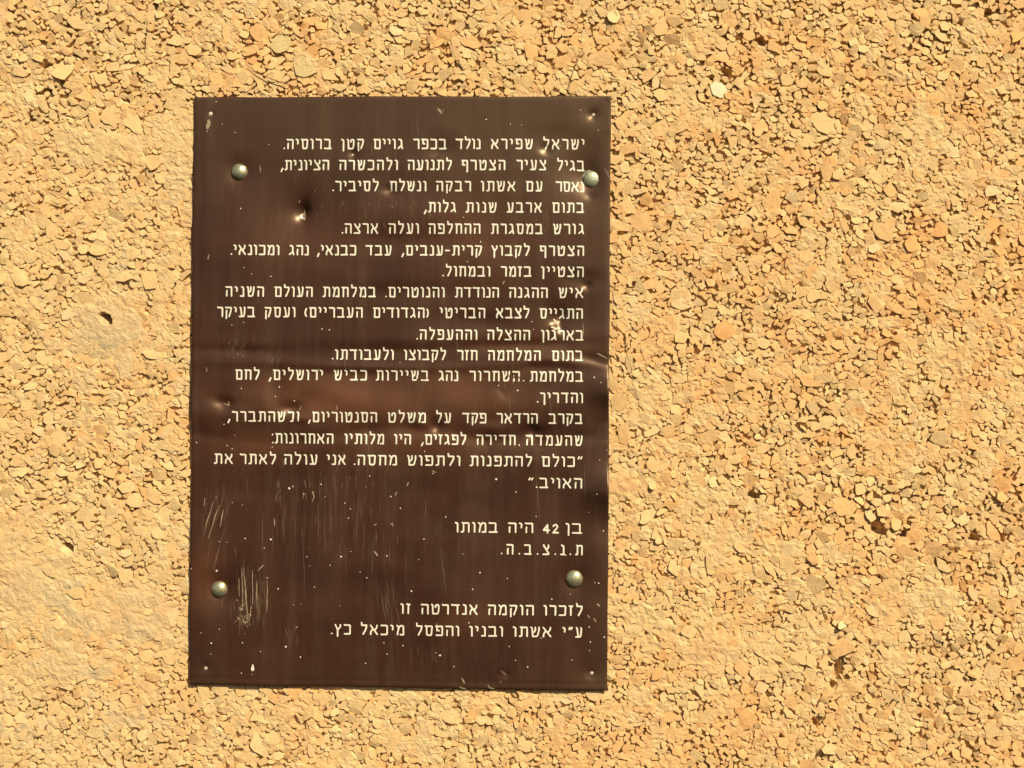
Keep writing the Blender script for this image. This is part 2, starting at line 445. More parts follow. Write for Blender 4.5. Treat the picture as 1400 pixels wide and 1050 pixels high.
for x, y, r, P, ro in proud:
    tint = tint_for(random.random(), float(fbm(x, y, 55, 201, 3)), x)
    W, Fc, T = build_chip(P, x, y, r, 0, ro, tint, lift=random.uniform(0.4, 1.2), extra_tilt=math.radians(5))
    (parts_r if x >= SPLIT else parts_l).append((W, Fc, T))
def join(name, parts):
    V = np.concatenate([p[0] for p in parts]); T = np.concatenate([p[2] for p in parts]); F = []; off = 0
    for W, Fc, _ in parts:
        F += [tuple(i + off for i in f) for f in Fc]; off += len(W)
    o = mesh_obj(name, V.tolist(), F, M_STONE, wall, tint=T)
    o['kind'] = 'stuff'
    return o
def at_shift(o, px_shift):        # the same stones again further along the wall, outside the photograph
    c = o.copy(); C.objects.link(c); c.parent = wall
    c.location = (px_shift * S, 0, 0)
    return c
join('stone_chips', parts_l)
join('stone_chips', parts_r)
far = join('stone_chips', parts_r + parts_s)
TILE = X1 - SPLIT
far.location = (TILE * S, 0, 0)
at_shift(far, -(SPLIT - X0) - TILE)
print('stones', len(chips), 'proud', len(proud))

# --- the mortar bed: one relief sheet between and over the stones
STEP = 2.0
gx = np.arange(X0 - 4, X1 + 4, STEP); gy = np.arange(Y0 - 4, Y1 + 4, STEP)
GX, GY = np.meshgrid(gx, gy)
sm, ro = relief_maps(GX, GY)
# little facets: nearest of jittered seeds, each with its own height and tilt
def facets(X, Y, cell, seed):
    r = np.random.default_rng(seed)
    jx = r.random((128, 128)); jy = r.random((128, 128)); hh = r.normal(0, 1, (128, 128)); ax = r.normal(0, 1, (128, 128)); ay = r.normal(0, 1, (128, 128))
    ix = np.floor(X / cell).astype(int); iy = np.floor(Y / cell).astype(int)
    best = np.full(X.shape, 1e9); H = np.zeros(X.shape)
    for a in (-1, 0, 1):
        for b in (-1, 0, 1):
            i, j = (ix + a) & 127, (iy + b) & 127
            sx = (ix + a + jx[i, j]) * cell; sy = (iy + b + jy[i, j]) * cell
            d = (X - sx) ** 2 + ((Y - sy) * 1.25) ** 2
            mk = d < best
            best = np.where(mk, d, best)
            H = np.where(mk, hh[i, j] + ((X - sx) * ax[i, j] + (Y - sy) * ay[i, j]) / cell, H)
    return H
fc = facets(GX, GY, 9.0, 5) * 0.30 + facets(GX + 3.3, GY + 1.7, 5.0, 6) * 0.16
fill = np.clip((fbm(GX, GY, 17, 41, 3) - 0.52 - 0.10 * ro + 0.16 * (fbm(GX, GY, 120, 45, 2) - 0.5)) * 9 + 0.5, 0, 1)
zb = (-4.8 - 1.0 * ro) * (1 - fill) + (-1.15 - 0.3 * ro) * fill + (fbm(GX, GY, 9, 43, 2) - 0.5) * 1.6 + fc * 1.0
zs = -0.45 + (fbm(GX, GY, 20, 51, 4) - 0.5) * 2.2 + fc * 0.55 + (fbm(GX, GY, 70, 58, 2) - 0.5) * 1.4
k_ = np.clip(sm, 0, 1); k_ = k_ * k_ * (3 - 2 * k_)
zm = zb * (1 - k_) + zs * k_
for vx, vy, rx, ry, rt in VOIDS:
    zm = zm - 8.0 * np.clip(bump2(GX, GY, vx, vy, rx * 0.9, ry * 0.9, rt) * 2.2, 0, 1)
for vx, vy, rx, ry, rt in PITS:
    d = bump2(GX, GY, vx, vy, rx, ry, rt)
    zm = np.where(d > 0.36, zm - (8.0 + 9.0 * np.clip(((GX - vx) - (GY - vy)) / 9.0, -0.5, 1)) * np.clip((d - 0.36) * 7, 0, 1), zm)
# behind the sheet the wall was cut back flat for it
ins = np.clip((GX - 268) / 6, 0, 1) * np.clip((828 - GX) / 6, 0, 1) * np.clip((GY - 138) / 6, 0, 1) * np.clip((932 - GY) / 6, 0, 1)
near = np.clip((GX - 250) / 6, 0, 1) * np.clip((846 - GX) / 6, 0, 1) * np.clip((GY - 120) / 6, 0, 1) * np.clip((956 - GY) / 6, 0, 1)
zm = np.where(near > 0, np.minimum(zm, -0.4), zm)
zm = np.where(ins > 0, zm * (1 - ins) - 9.0 * ins, zm)
wx, wz = to_wall(GX, GY)
V = np.stack([wx.ravel(), -zm.ravel() * 0.001, wz.ravel()], 1)
ny_, nx_ = GX.shape
idx = np.arange(nx_ * ny_).reshape(ny_, nx_)
Q = np.stack([idx[:-1, :-1].ravel(), idx[1:, :-1].ravel(), idx[1:, 1:].ravel(), idx[:-1, 1:].ravel()], 1)
# colour of the mortar: sandy with olive and rust-orange areas
ol = np.clip((fbm(GX, GY, 90, 61, 4) - 0.45) * 3, 0, 1) * np.clip((900 - GX) / 700, 0.15, 1)
for x, y, rx, ry, a in ((150, 470, 70, 60, .8), (200, 845, 60, 50, .6), (130, 870, 60, 30, .8), (30, 780, 60, 80, .5), (90, 60, 90, 40, .5)): ol = np.maximum(ol, 1.2 * a * bump2(GX, GY, x, y, rx, ry))
og = np.clip((0.6 * fbm(GX, GY, 60, 201, 3) + 0.4 * vnoise(GX, GY, 17, 209) - 0.44) * 3.0, 0, 0.85) * np.clip(0.5 + GX / 1400, 0.5, 1.2)
for x, y, rx, ry, a in ((1060, 1005, 120, 26, .9), (855, 664, 50, 22, .9), (155, 835, 18, 14, .8), (1330, 1015, 90, 30, .8), (1060, 445, 40, 25, .7)): og = np.maximum(og, a * bump2(GX, GY, x, y, rx, ry))
c0 = np.array([0.783, 0.520, 0.227]); c1 = np.array([0.663, 0.475, 0.232]); c2 = np.array([0.783, 0.427, 0.169])
spk = (vnoise(GX, GY, 4.0, 81) - 0.5)[..., None]
col = c0 + (c1 - c0) * ol[..., None]; col = col + (c2 - col) * (og * 0.8)[..., None]
col = col * (1 + 0.16 * spk)
tn = np.concatenate([col.reshape(-1, 3), np.ones((col.shape[0] * col.shape[1], 1))], 1)
array_mesh('mortar', V, Q, M_MORTAR, wall, smooth=False, tint=tn)
ic = int(np.searchsorted(gx, SPLIT - 4))
sub = idx[:, ic:]; nyy, nxx = sub.shape; id2 = np.arange(nyy * nxx).reshape(nyy, nxx)
Q2 = np.stack([id2[:-1, :-1].ravel(), id2[1:, :-1].ravel(), id2[1:, 1:].ravel(), id2[:-1, 1:].ravel()], 1)
V3 = V[sub.ravel()].copy(); V3[:, 1] += 0.0004
mfar = array_mesh('mortar', V3, Q2, M_MORTAR, wall, smooth=False, tint=tn[sub.ravel()])
mfar.location = (TILE * S, 0, 0)
at_shift(mfar, -(SPLIT - X0) - TILE)
# plain continuation of the wall past the detailed field
bx0, bz1 = (float(q) for q in to_wall(X0, Y0)); bx1, bz0 = (float(q) for q in to_wall(X1, Y1))
e = 0.012; bx0 += e - TILE * S; bz1 -= e; bx1 += TILE * S - e; bz0 += e; R_ = 2.2; yy = 0.0065
vs = [(-R_, yy, -R_), (R_, yy, -R_), (R_, yy, R_), (-R_, yy, R_), (bx0, yy, bz0), (bx1, yy, bz0), (bx1, yy, bz1), (bx0, yy, bz1)]
mesh_obj('mortar', vs, [(0, 1, 5, 4), (1, 2, 6, 5), (2, 3, 7, 6), (3, 0, 4, 7)], M_MORTAR, wall, tint=[(0.68, 0.475, 0.205, 1)] * 8)

# ================================================================= THE PLAQUE
plaque = empty('plaque', 'dented dark brown metal memorial plaque with cream Hebrew lettering on the stone wall', 'plaque',
               (PLX, 0, PLZ))
plaque.rotation_euler = (0, -PLR, 0)
# local frame: x right, z up, y towards the wall
FRONT = 0.0022       # the face stands 2.2 mm in front of the stone tops
DENTS = [  # x, y, depth mm (negative = pushed in), radius x, radius y, rotation
    (327, 235, -2.6, 17, 17, 0), (325, 236, -1.6, 36, 34, 0), (808, 244, -2.4, 17, 18, 0), (814, 234, -6.0, 50, 46, 0), (299, 806, -2.6, 17, 17, 0), (302, 802, -2.2, 36, 38, 0), (785, 791, -1.7, 17, 17, 0), (790, 786, -1.0, 34, 34, 0),
    (414, 289, -4.0, 8, 11, 0.2), (412, 290, -3.0, 24, 26, 0), (410, 300, -1.5, 60, 50, 0), (484, 210, -1.4, 6, 6, 0), (482, 210, -0.8, 14, 13, 0), (533, 260, -1.2, 9, 7, 0), (540, 250, -1.0, 30, 18, 0), (605, 200, -1.3, 24, 16, .5),
    (765, 434, -3.4, 12, 12, 0.4), (757, 449, 1.4, 5, 5, 0), (769, 452, -1.4, 6, 5, 0), (775, 425, -2.4, 30, 26, 0), (811, 156, -2.4, 7, 7, 0), (816, 150, -2.2, 22, 20, 0), (809, 920, -1.6, 7, 7, 0), (812, 916, -1.2, 18, 18, 0), (282, 913, -1.0, 7, 7, 0), (288, 156, -0.5, 7, 7, 0),
    (850, 536, 10.0, 34, 20, 0), (852, 672, 12.0, 40, 25, 0), (830, 582, -1.4, 14, 14, 0), (830, 722, -1.4, 20, 18, 0), (826, 495, -1.6, 34, 7, 0.25), (747, 204, -1.6, 8, 7, 0), (752, 190, -1.6, 30, 18, -.3), (808, 268, -1.0, 7, 5, 0),
    (676, 586, 1.6, 30, 9, 0.1), (729, 590, -2.2, 9, 9, 0), (720, 600, -1.2, 40, 12, 0.2), (575, 578, 1.7, 14, 8, 0.5), (598, 583, -1.8, 8, 9, 0), (306, 552, -1.9, 15, 8, 0.5), (304, 542, -1.3, 26, 16, 0), (398, 558, -2.6, 13, 8, 0), (412, 572, 1.2, 12, 6, 0), (420, 548, -2.0, 30, 16, 0),
    (380, 535, -1.8, 14, 26, 0), (460, 545, 1.6, 44, 24, 0), (540, 478, -1.3, 70, 9, .02), (330, 480, -1.6, 50, 8, 0.03), (700, 472, -1.6, 90, 8, -.02), (655, 374, 1.0, 90, 30, 0), (680, 540, 1.3, 16, 22, 0.3), (520, 600, 1.0, 90, 14, 0), (490, 596, -1.2, 20, 20, 0), (515, 596, -1.4, 14, 18, 0),
    (545, 330, -0.8, 60, 16, 0), (795, 382, -2.0, 24, 12, 0), (803, 391, -1.2, 6, 5, 0), (822, 228, 1.6, 9, 14, 0), (300, 640, -0.8, 40, 60, 0), (620, 860, 1.2, 70, 60, 0), (580, 470, 1.2, 60, 20, 0), (660, 440, -1.2, 50, 12, 0.1), (545, 300, 1.2, 60, 22, 0), (330, 320, 1.4, 40, 70, 0), (545, 400, -1.0, 90, 14, 0),
    (345, 760, 1.0, 40, 40, 0), (280, 760, 1.6, 26, 40, 0), (690, 700, -1.2, 60, 50, 0), (600, 810, .9, 30, 40, 0), (440, 780, -1.0, 60, 40, 0), (690, 922, -1.3, 8, 6, 0), (668, 932, -1.0, 26, 12, 0)]
KINKS = [(728, 591, 2.2, 20, 9, .2), (597, 583, 1.2, 14, 9, .3), (403, 560, 1.6, 14, 9, -.2), (314, 551, 1.5, 16, 8, .1), (765, 442, 1.4, 11, 9, -.3), (415, 290, 1.6, 9, 11, .1), (684, 534, 1.0, 14, 14, .8), (747, 203, .4, 9, 7, 0), (505, 590, 1.0, 14, 12, .2), (664, 606, .8, 12, 10, .3), (803, 391, .9, 9, 5, 0), (536, 262, 1.0, 10, 6, .2), (600, 208, 1.2, 18, 9, -.6), (460, 555, .7, 14, 10, .3), (728, 500, .8, 30, 6, 1)]
def height(px, py):
    h = (fbm(px, py, 170, 91, 3) - 0.5) * 4.0 + (fbm(px * 0.6, py * 1.7, 60, 95, 2) - 0.5) * 0.9
    for x, y, d, rx, ry, rt in DENTS: h = h + d * bump2(px, py, x, y, rx, ry, rt)
    # sharp kinks: the coating breaks along a line (x, y, depth, reach, half height, slant)
    for x, y, d, L, ry, sl in KINKS:
        q = px - x - sl * (py - y)
        h = h - d * np.exp(-np.abs(q) / L) * np.exp(-((py - y) / ry) ** 2)
    # long horizontal buckles across the middle
    yb = 503 + 5 * np.sin(px / 70.0) + 5 * (vnoise(px, px * 0, 50, 97) - 0.5)
    am = 0.12 + 0.9 * vnoise(px, px * 0, 45, 98) * (0.35 + np.exp(-((px - 520) / 90.0) ** 2) + np.exp(-((px - 780) / 60.0) ** 2))
    h = h + am * (1.0 * np.exp(-((py - yb + 3) / 6.0) ** 2) - 0.5 * np.exp(-((py - yb - 8) / 9.0) ** 2) - 0.5 * np.exp(-((py - yb + 20) / 10.0) ** 2))
    y2 = 596 + 9 * np.sin(px / 55.0 + 1)
    h = h - 0.9 * (0.3 + vnoise(px, px * 0, 40, 99)) * np.exp(-((py - y2) / 9.0) ** 2) + 1.2 * np.exp(-((py - 558) / 24.0) ** 2)
    h = h + 0.5 * np.exp(-((px - 283) / 8.0) ** 2) * np.clip((430 - py) / 100, 0, 1)
    # the rim stays near the wall except where it buckles off it on the right
    ed = np.minimum(np.minimum(px - 262, 836 - px), np.minimum(py - 133, 942 - py))
    k = np.clip(ed / 40.0, 0, 1); k = k * k * (3 - 2 * k)
    low = np.maximum(h, -0.9 - 1.3 * bump2(px, py, 830, 230, 40, 60) - .8 * bump2(px, py, 830, 790, 40, 60))
    h = np.where(h < 0, h * k + low * (1 - k), h * k + np.minimum(h, 8.0) * (1 - k))
    return h * 0.001
def uv_local(u, v): return u - PW / 2, PH / 2 - v
NU, NV = 286, 402
gu = np.linspace(0, PW, NU); gv = np.linspace(0, PH, NV)
U, Vv = np.meshgrid(gu, gv)
ex = (vnoise(Vv * 1e4, U * 0, 260, 7) - 0.5) * 0.0007        # slightly uneven cut edges
U2 = U + ex * np.abs(U / PW * 2 - 1) ** 8
ez = (vnoise(U * 1e4, Vv * 0, 300, 9) - 0.5) * 0.0007
V2 = Vv + ez * np.abs(Vv / PH * 2 - 1) ** 8
PXp, PYp = to_px(*plaque_to_wall(U, Vv))
HG = height(PXp, PYp)
# bottom edge: the last strip is folded back a touch
edge_d = np.minimum.reduce([U, PW - U, Vv, PH - Vv])
HG = HG - 0.0004 * np.exp(-(edge_d / 0.0015))
HG = HG - 0.00018 * np.exp(-((PH - Vv - 0.006) / 0.002) ** 2)
xl, zl = uv_local(U2, V2)
fr = np.stack([xl, -(FRONT + HG), zl], -1)
bk = fr.copy(); bk[..., 1] += 0.0012
idx = np.arange(NU * NV).reshape(NV, NU)
Qf = np.stack([idx[:-1, :-1].ravel(), idx[1:, :-1].ravel(), idx[1:, 1:].ravel(), idx[:-1, 1:].ravel()], 1)
# rim and back
loop = np.concatenate([idx[0, :], idx[1:, -1], idx[-1, -2::-1], idx[-2:0:-1, 0]])
nb = NU * NV
bkv = bk.reshape(-1, 3)[loop]
m_ = len(loop)
ia = np.arange(m_); ib = (ia + 1) % m_
Qr = np.stack([loop[ia], loop[ib], nb + ib, nb + ia], 1)
verts = np.concatenate([fr.reshape(-1, 3), bkv])
# rubbed areas mask (R) and brown-olive tone towards top and rims (G)
RUB = [(381, 668, 9, 26, 1.3, .05), (418, 662, 8, 16, .8, 0), (300, 700, 20, 45, .7, .2), (283, 672, 9, 8, 1.0, 0), (335, 812, 14, 38, 1.25, 0.0), (345, 842, 16, 12, 1.0, -.5), (356, 815, 20, 30, .6, 0),
       (505, 700, 26, 60, .5, 0), (440, 700, 60, 70, .45, 0), (530, 820, 14, 40, .6, -.2), (400, 860, 14, 40, .5, -.3), (545, 290, 60, 22, .6, 0), (375, 500, 12, 22, .9, .3), (316, 474, 16, 9, .7, 0), (352, 470, 12, 8, .6, 0),
       (545, 180, 60, 50, .3, 0), (735, 300, 18, 16, 1.1, .5), (700, 515, 26, 14, .8, 0), (805, 610, 20, 50, .3, 0), (640, 730, 80, 50, .25, 0), (600, 890, 160, 30, .25, 0), (475, 655, 30, 20, .5, 0), (470, 283, 60, 10, .3, 0)]
rub = np.zeros(PXp.shape)
for x, y, rx, ry, a, rt in RUB: rub = rub + a * bump2(PXp, PYp, x, y, rx, ry, rt)
fz = (fbm(PXp, PYp, 30, 111, 4) - 0.2) * 1.5
rub = np.clip(rub * fz * 0.65, 0, 1)
olive_tone = np.clip(np.exp(-((PYp - 133) / 105.0) ** 2) * 0.55 + np.exp(-((834 - PXp) / 40.0) ** 2) * 0.35 + np.exp(-((944 - PYp) / 50.0) ** 2) * 0.25 + bump2(PXp, PYp, 720, 210, 140, 70) * .35, 0, 0.75) * (0.6 + 0.8 * fbm(PXp * 2.2, PYp * .5, 60, 121, 3) * 1.0)
red = np.zeros(PXp.shape)      # redder base colour; the reddish reflection across the middle is painted in
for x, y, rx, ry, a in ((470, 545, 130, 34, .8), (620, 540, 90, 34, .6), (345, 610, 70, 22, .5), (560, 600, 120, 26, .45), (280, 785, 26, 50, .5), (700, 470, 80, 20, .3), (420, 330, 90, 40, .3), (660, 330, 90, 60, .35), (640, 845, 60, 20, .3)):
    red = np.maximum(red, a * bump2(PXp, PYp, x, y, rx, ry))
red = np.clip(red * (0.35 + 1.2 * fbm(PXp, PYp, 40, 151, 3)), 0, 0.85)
tp = np.stack([rub, np.clip(olive_tone, 0, 1), red, rub * 0 + 1], -1).reshape(-1, 4)
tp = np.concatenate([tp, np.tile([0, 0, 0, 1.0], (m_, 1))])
faces = np.concatenate([Qf, Qr])
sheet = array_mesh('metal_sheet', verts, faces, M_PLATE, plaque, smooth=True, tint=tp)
def face_y(u, v):
    """local y of the sheet face by bilinear lookup"""
    a = np.clip(u / PW * (NU - 1), 0, NU - 1.001); b = np.clip(v / PH * (NV - 1), 0, NV - 1.001)
    i = a.astype(int); j = b.astype(int); fa = a - i; fb = b - j
    h = (HG[j, i] * (1 - fa) + HG[j, i + 1] * fa) * (1 - fb) + (HG[j + 1, i] * (1 - fa) + HG[j + 1, i + 1] * fa) * fb
    return -(FRONT + h)

# ---------------------------------------------------------------- lettering
# monoline letters: strokes in pixels, y up from the base line (12 = top of the letter)
G = {
 'א': (8.6, [[(.3, 12), (8.3, 0)], [(8.0, 12), (7.6, 9), (5.0, 5.2)], [(.5, 0), (.8, 3.6), (3.1, 7.7)]]),
 'ב': (8.4, [[(0, 12.3), (.6, 12), (6.2, 12), (6.9, 11.2), (6.9, 0)], [(0, 0), (8.4, 0)]]),
 'ג': (5.8, [[(1.0, 12.2), (3.2, 11.8), (4.2, 10.6), (4.5, 4), (5.6, 0)], [(4.7, 4.0), (3.4, 3.0), (.2, .3)]]),
 'ד': (8.3, [[(0, 12.3), (.6, 12), (8.3, 12)], [(6.6, 12), (6.6, 0)]]),
 'ה': (7.7, [[(0, 12.3), (.6, 12), (7.0, 12), (7.6, 11.4), (7.6, 0)], [(1.3, 7.0), (1.0, 5.6), (1.0, 0)]]),
 'ו': (2.4, [[(0, 12.3), (1.5, 11.8), (2.3, 10.6), (2.3, 0)]]),
 'ז': (3.9, [[(.2, 12.3), (1.4, 11.9), (3.8, 11.9)], [(2.9, 11.8), (2.0, 9.6), (1.9, 0)]]),
 'ח': (7.7, [[(0, 12.3), (.6, 12), (7.0, 12), (7.6, 11.4), (7.6, 0)], [(1.5, 12), (1.3, 0)]]),
 'ט': (8.4, [[(0, 12.3), (1.1, 11.4), (1.4, 0), (6.4, 0), (7.6, 1.2), (8.3, 6), (8.3, 11), (7.2, 12), (5.4, 11.8), (4.6, 10.8), (4.5, 8.8)]]),
 'י': (2.4, [[(0, 12.3), (1.5, 11.8), (2.3, 10.6), (1.9, 6.6)]]),
 'כ': (7.0, [[(0, 12.3), (.6, 12), (6.2, 12), (6.9, 11.2), (6.9, .8), (6.2, 0), (.1, 0)]]),
 'ך': (5.2, [[(0, 12.3), (.6, 12), (4.4, 12), (5.1, 11.2), (5.0, -3)]]),
 'ל': (6.4, [[(.5, 15.6), (.9, 12), (6.3, 12), (6.3, 9.4), (5.4, 6.2), (2.6, 0)]]),
 'מ': (8.0, [[(.2, 12.3), (1.4, 11.2), (2.3, 8.8), (1.4, 4), (.9, 0)], [(2.4, 9.0), (4.2, 12), (6.8, 12), (7.7, 11), (7.9, 0), (4.3, 0)]]),
 'ם': (7.8, [[(0, 12.3), (.6, 12), (7.0, 12), (7.7, 11.3), (7.7, 0), (1.4, 0), (1.4, 12)]]),
 'נ': (4.0, [[(1.2, 12.3), (2.8, 11.8), (3.7, 10.8), (3.9, 0), (0, 0)]]),
 'ן': (2.5, [[(0, 12.3), (1.5, 11.8), (2.3, 10.6), (2.2, -3)]]),
 'ס': (8.0, [[(0, 12.3), (.6, 12), (7.2, 12), (7.9, 11.3), (7.2, 1.2), (6.3, 0), (2.7, 0), (1.8, 1.0), (1.3, 12)]]),
 'ע': (7.7, [[(1.0, 12.3), (1.8, 11.4), (3.4, .2)], [(7.0, 12.2), (7.5, 10.8), (6.7, 2), (5.7, 0), (.2, 0)]]),
 'פ': (7.6, [[(3.6, 6.2), (1.3, 6.4), (1.3, 12)], [(0, 12.3), (.6, 12), (6.8, 12), (7.5, 11.2), (7.5, .8), (6.8, 0), (.4, 0)]]),
 'ף': (7.2, [[(3.4, 6.2), (.9, 6.4), (1.0, 12)], [(0, 12.3), (.6, 12), (6.3, 12), (7.0, 11.2), (6.9, -3)]]),
 'צ': (7.8, [[(.9, 12.3), (1.5, 10.8), (7.6, 1.6), (7.4, 0), (.1, 0)], [(7.4, 12.2), (7.6, 9.4), (4.7, 6.2)]]),
 'ץ': (6.8, [[(.4, 12.3), (1.2, 10.4), (3.2, 5.6), (3.1, -3)], [(6.5, 12.2), (6.5, 9.4), (3.4, 5.6)]]),
 'ק': (7.8, [[(.2, 12.3), (.8, 12), (7.2, 12), (7.7, 11.2), (7.1, 7), (4.9, 0)], [(1.5, 8.0), (1.2, 7), (1.2, -2.8)]]),
 'ר': (6.5, [[(0, 12.4), (.7, 12), (5.7, 12), (6.5, 11.2), (6.4, 0)]]),
 'ש': (8.8, [[(0, 12.3), (1.1, 11.2), (1.9, 0), (5.8, 0), (7.1, 1.2), (8.5, 8), (8.6, 12.2)], [(4.5, 12.2), (4.8, 9), (3.8, 6.2), (1.7, 4.8)]]),
 'ת': (8.4, [[(1.0, 12.3), (1.8, 12), (7.6, 12), (8.3, 11.3), (8.3, 0)], [(2.5, 12), (2.4, 1.0), (1.5, 0), (0, 0)]]),
 '.': (0.6, [[(.2, .3), (.4, .3)]]),
 ',': (2.0, [[(1.9, 1.6), (.1, -2.4)]]),
 ':': (0.6, [[(.2, .1), (.4, .1)], [(.2, 11.2), (.4, 11.2)]]),
 '-': (4.6, [[(0, 6), (4.6, 6)]]),
 '"': (4.6, [[(1.6, 12.6), (.5, 10.2)], [(4.5, 12.6), (3.4, 10.2)]]),
 '(': (1.6, [[(0, 10.8), (1.3, 8.6), (1.5, 5.5), (1.2, 3), (.1, .8)]]),      # opens to the left (right-hand bracket)
 ')': (1.6, [[(1.6, 10.8), (.3, 8.6), (.1, 5.5), (.4, 3), (1.5, .8)]]),
 '4': (7.2, [[(5.2, 0), (5.2, 10.6), (.3, 3.2), (7.2, 3.2)]]),
 '2': (6.2, [[(.4, 8.6), (1.2, 10.2), (3.2, 10.9), (5.2, 10), (5.6, 8.2), (4.6, 6), (.3, .1), (6.2, .1)]]),
}
HALF = 1.05
LINES = [   # base line at the right margin, then words with measured left and right ends
 (204.5, [('ישראל', 742.1, 799.3), ('שפירא', 671.1, 728.6), ('נולד', 623.1, 657.4), ('בכפר', 565.3, 610.7), ('גויים', 511.1, 551.8), ('קטן', 466.8, 498.3), ('ברוסיה.', 387.9, 453.9)]),
 (233.4, [('בגיל', 761.1, 799.3), ('צעיר', 706.1, 746.8), ('הצטרף', 631.1, 691.1), ('לתנועה', 557.6, 618.2), ('ולהכשרה', 464, 544.6), ('הציונית,', 383.9, 450.7)]),
 (262.4, [('נאסר', 759.6, 798.8), ('עם', 718.9, 741.8), ('אשתו', 657.4, 705), ('רבקה', 596.4, 644.4), ('ונשלח', 533.2, 583.5), ('לסיביר.', 454.6, 518.2)]),
 (291.4, [('בתום', 754.9, 798.6), ('ארבע', 692.6, 741), ('שנות', 636.9, 679.3), ('גלות,', 580.1, 624)]),
 (320.6, [('גורש', 756, 798.6), ('במסגרת', 671.1, 742.1), ('ההחלפה', 586.1, 657.2), ('ועלה', 531.7, 573.2), ('ארצה.', 467.4, 517.8)]),
 (350.4, [('הצטרף', 737.6, 798.6), ('לקבוץ', 671.8, 724.3), ('קרית-ענבים,', 549.2, 659.4), ('עבד', 500, 535.8), ('כבנאי,', 433.6, 487.6), ('נהג', 395.4, 422.8), ('ומכונאי.', 316.3, 382.6)]),
 (379.0, [('הצטיין', 739.7, 798.2), ('בזמר', 684.6, 726.8), ('ובמחול.', 604.9, 670.7)]),
 (407.7, [('איש', 763.5, 797.8), ('ההגנה', 695.8, 748.9), ('הנודדת', 621.9, 682.5), ('והנוטרים.', 526.8, 608.1), ('במלחמת', 441.5, 514.3), ('העולם', 375.7, 428.2), ('השניה', 308.9, 361.8)]),
 (435.9, [('התגייס', 737.6, 797.1), ('לצבא', 677.8, 723.8), ('הבריטי', 601.1, 663.6), ('(הגדודים', 510.3, 586.7), ('העבריים)', 416.9, 496.4), ('ועסק', 362.2, 404.6), ('בעיקר', 297.5, 349.6)]),
 (465.7, [('בארגון', 739.7, 797.6), ('ההצלה', 666, 724.9), ('וההעפלה.', 569.4, 652.9)]),
 (493.7, [('בתום', 754.3, 797.1), ('המלחמה', 666.9, 739.3), ('חזר', 625.1, 652.9), ('לקבוצו', 552.2, 610.1), ('ולעבודתו.', 453.9, 538.6)]),
 (522.1, [('במלחמת', 724.3, 797.1), ('השחרור', 641.8, 710.8), ('נהג', 599.6, 626.8), ('בשיירות', 513.9, 586.5), ('כביש', 456.7, 502.1), ('ירושלים,', 367.8, 442.1), ('לחם', 322.6, 355.8)]),
 (551.2, [('והדריך.', 733.9, 797.1)]),
 (579.7, [('בקרב', 750, 796.5), ('הרדאר', 678.9, 735.4), ('פקד', 632.1, 665.4), ('על', 596.1, 617.1), ('משלט', 530.4, 582.9), ('הסנטוריום,', 421.8, 516.1), ('וכשהתברר,', 312.1, 410)]),
 (609.5, [('שהעמדה', 718.5, 796.5), ('חדירה', 651, 705), ('לפגזים,', 575.8, 637.5), ('היו', 539, 562.5), ('מלותיו', 471.1, 525.7), ('האחרונות:', 372.1, 456.5)]),
 (638.4, [('"כולם', 740.4, 796.5), ('להתפנות', 642.4, 727.5), ('ולתפוש', 556.7, 629.6), ('מחסה.', 483.9, 543.3), ('אני', 446.9, 473.2), ('עולה', 388.6, 434.6), ('לאתר', 328.1, 377.9), ('את', 292.8, 318.9)]),
 (667.8, [('האויב."', 721.7, 796)]),
 (729.5, [('בן', 773.1, 796), ('42', 741.8, 763.9), ('היה', 694.3, 729.2), ('במותו', 621.9, 680.4)]),
 (759.0, [('ת.נ.צ.ב.ה.', 684.6, 796.7)]),
 (841.7, [('לזכרו', 742.9, 796.5), ('הוקמה', 666.9, 730), ('אנדרטה', 575.8, 653.6), ('זו', 547.9, 561.9)]),
 (871.2, [('ע"י', 768.9, 796), ('אשתו', 701.1, 754.3), ('ובניו', 641.8, 687.9), ('והפסל', 568.5, 628.3), ('מיכאל', 493.2, 553.3), ('כץ.', 452.9, 480.4)]),
]
def sdf_grid(segs, x0, x1, y0, y1, cell):
    nx = int(math.ceil((x1 - x0) / cell)) + 1; ny = int(math.ceil((y1 - y0) / cell)) + 1
    X, Y = np.meshgrid(x0 + np.arange(nx) * cell, y0 + np.arange(ny) * cell)
    D = np.full(X.shape, 99.0)
    for (ax, ay), (bx, by) in segs:
        dx, dy = bx - ax, by - ay; L2 = dx * dx + dy * dy + 1e-9
        t = np.clip(((X - ax) * dx + (Y - ay) * dy) / L2, 0, 1)
        D = np.minimum(D, np.hypot(X - ax - t * dx, Y - ay - t * dy))
    return X, Y, D
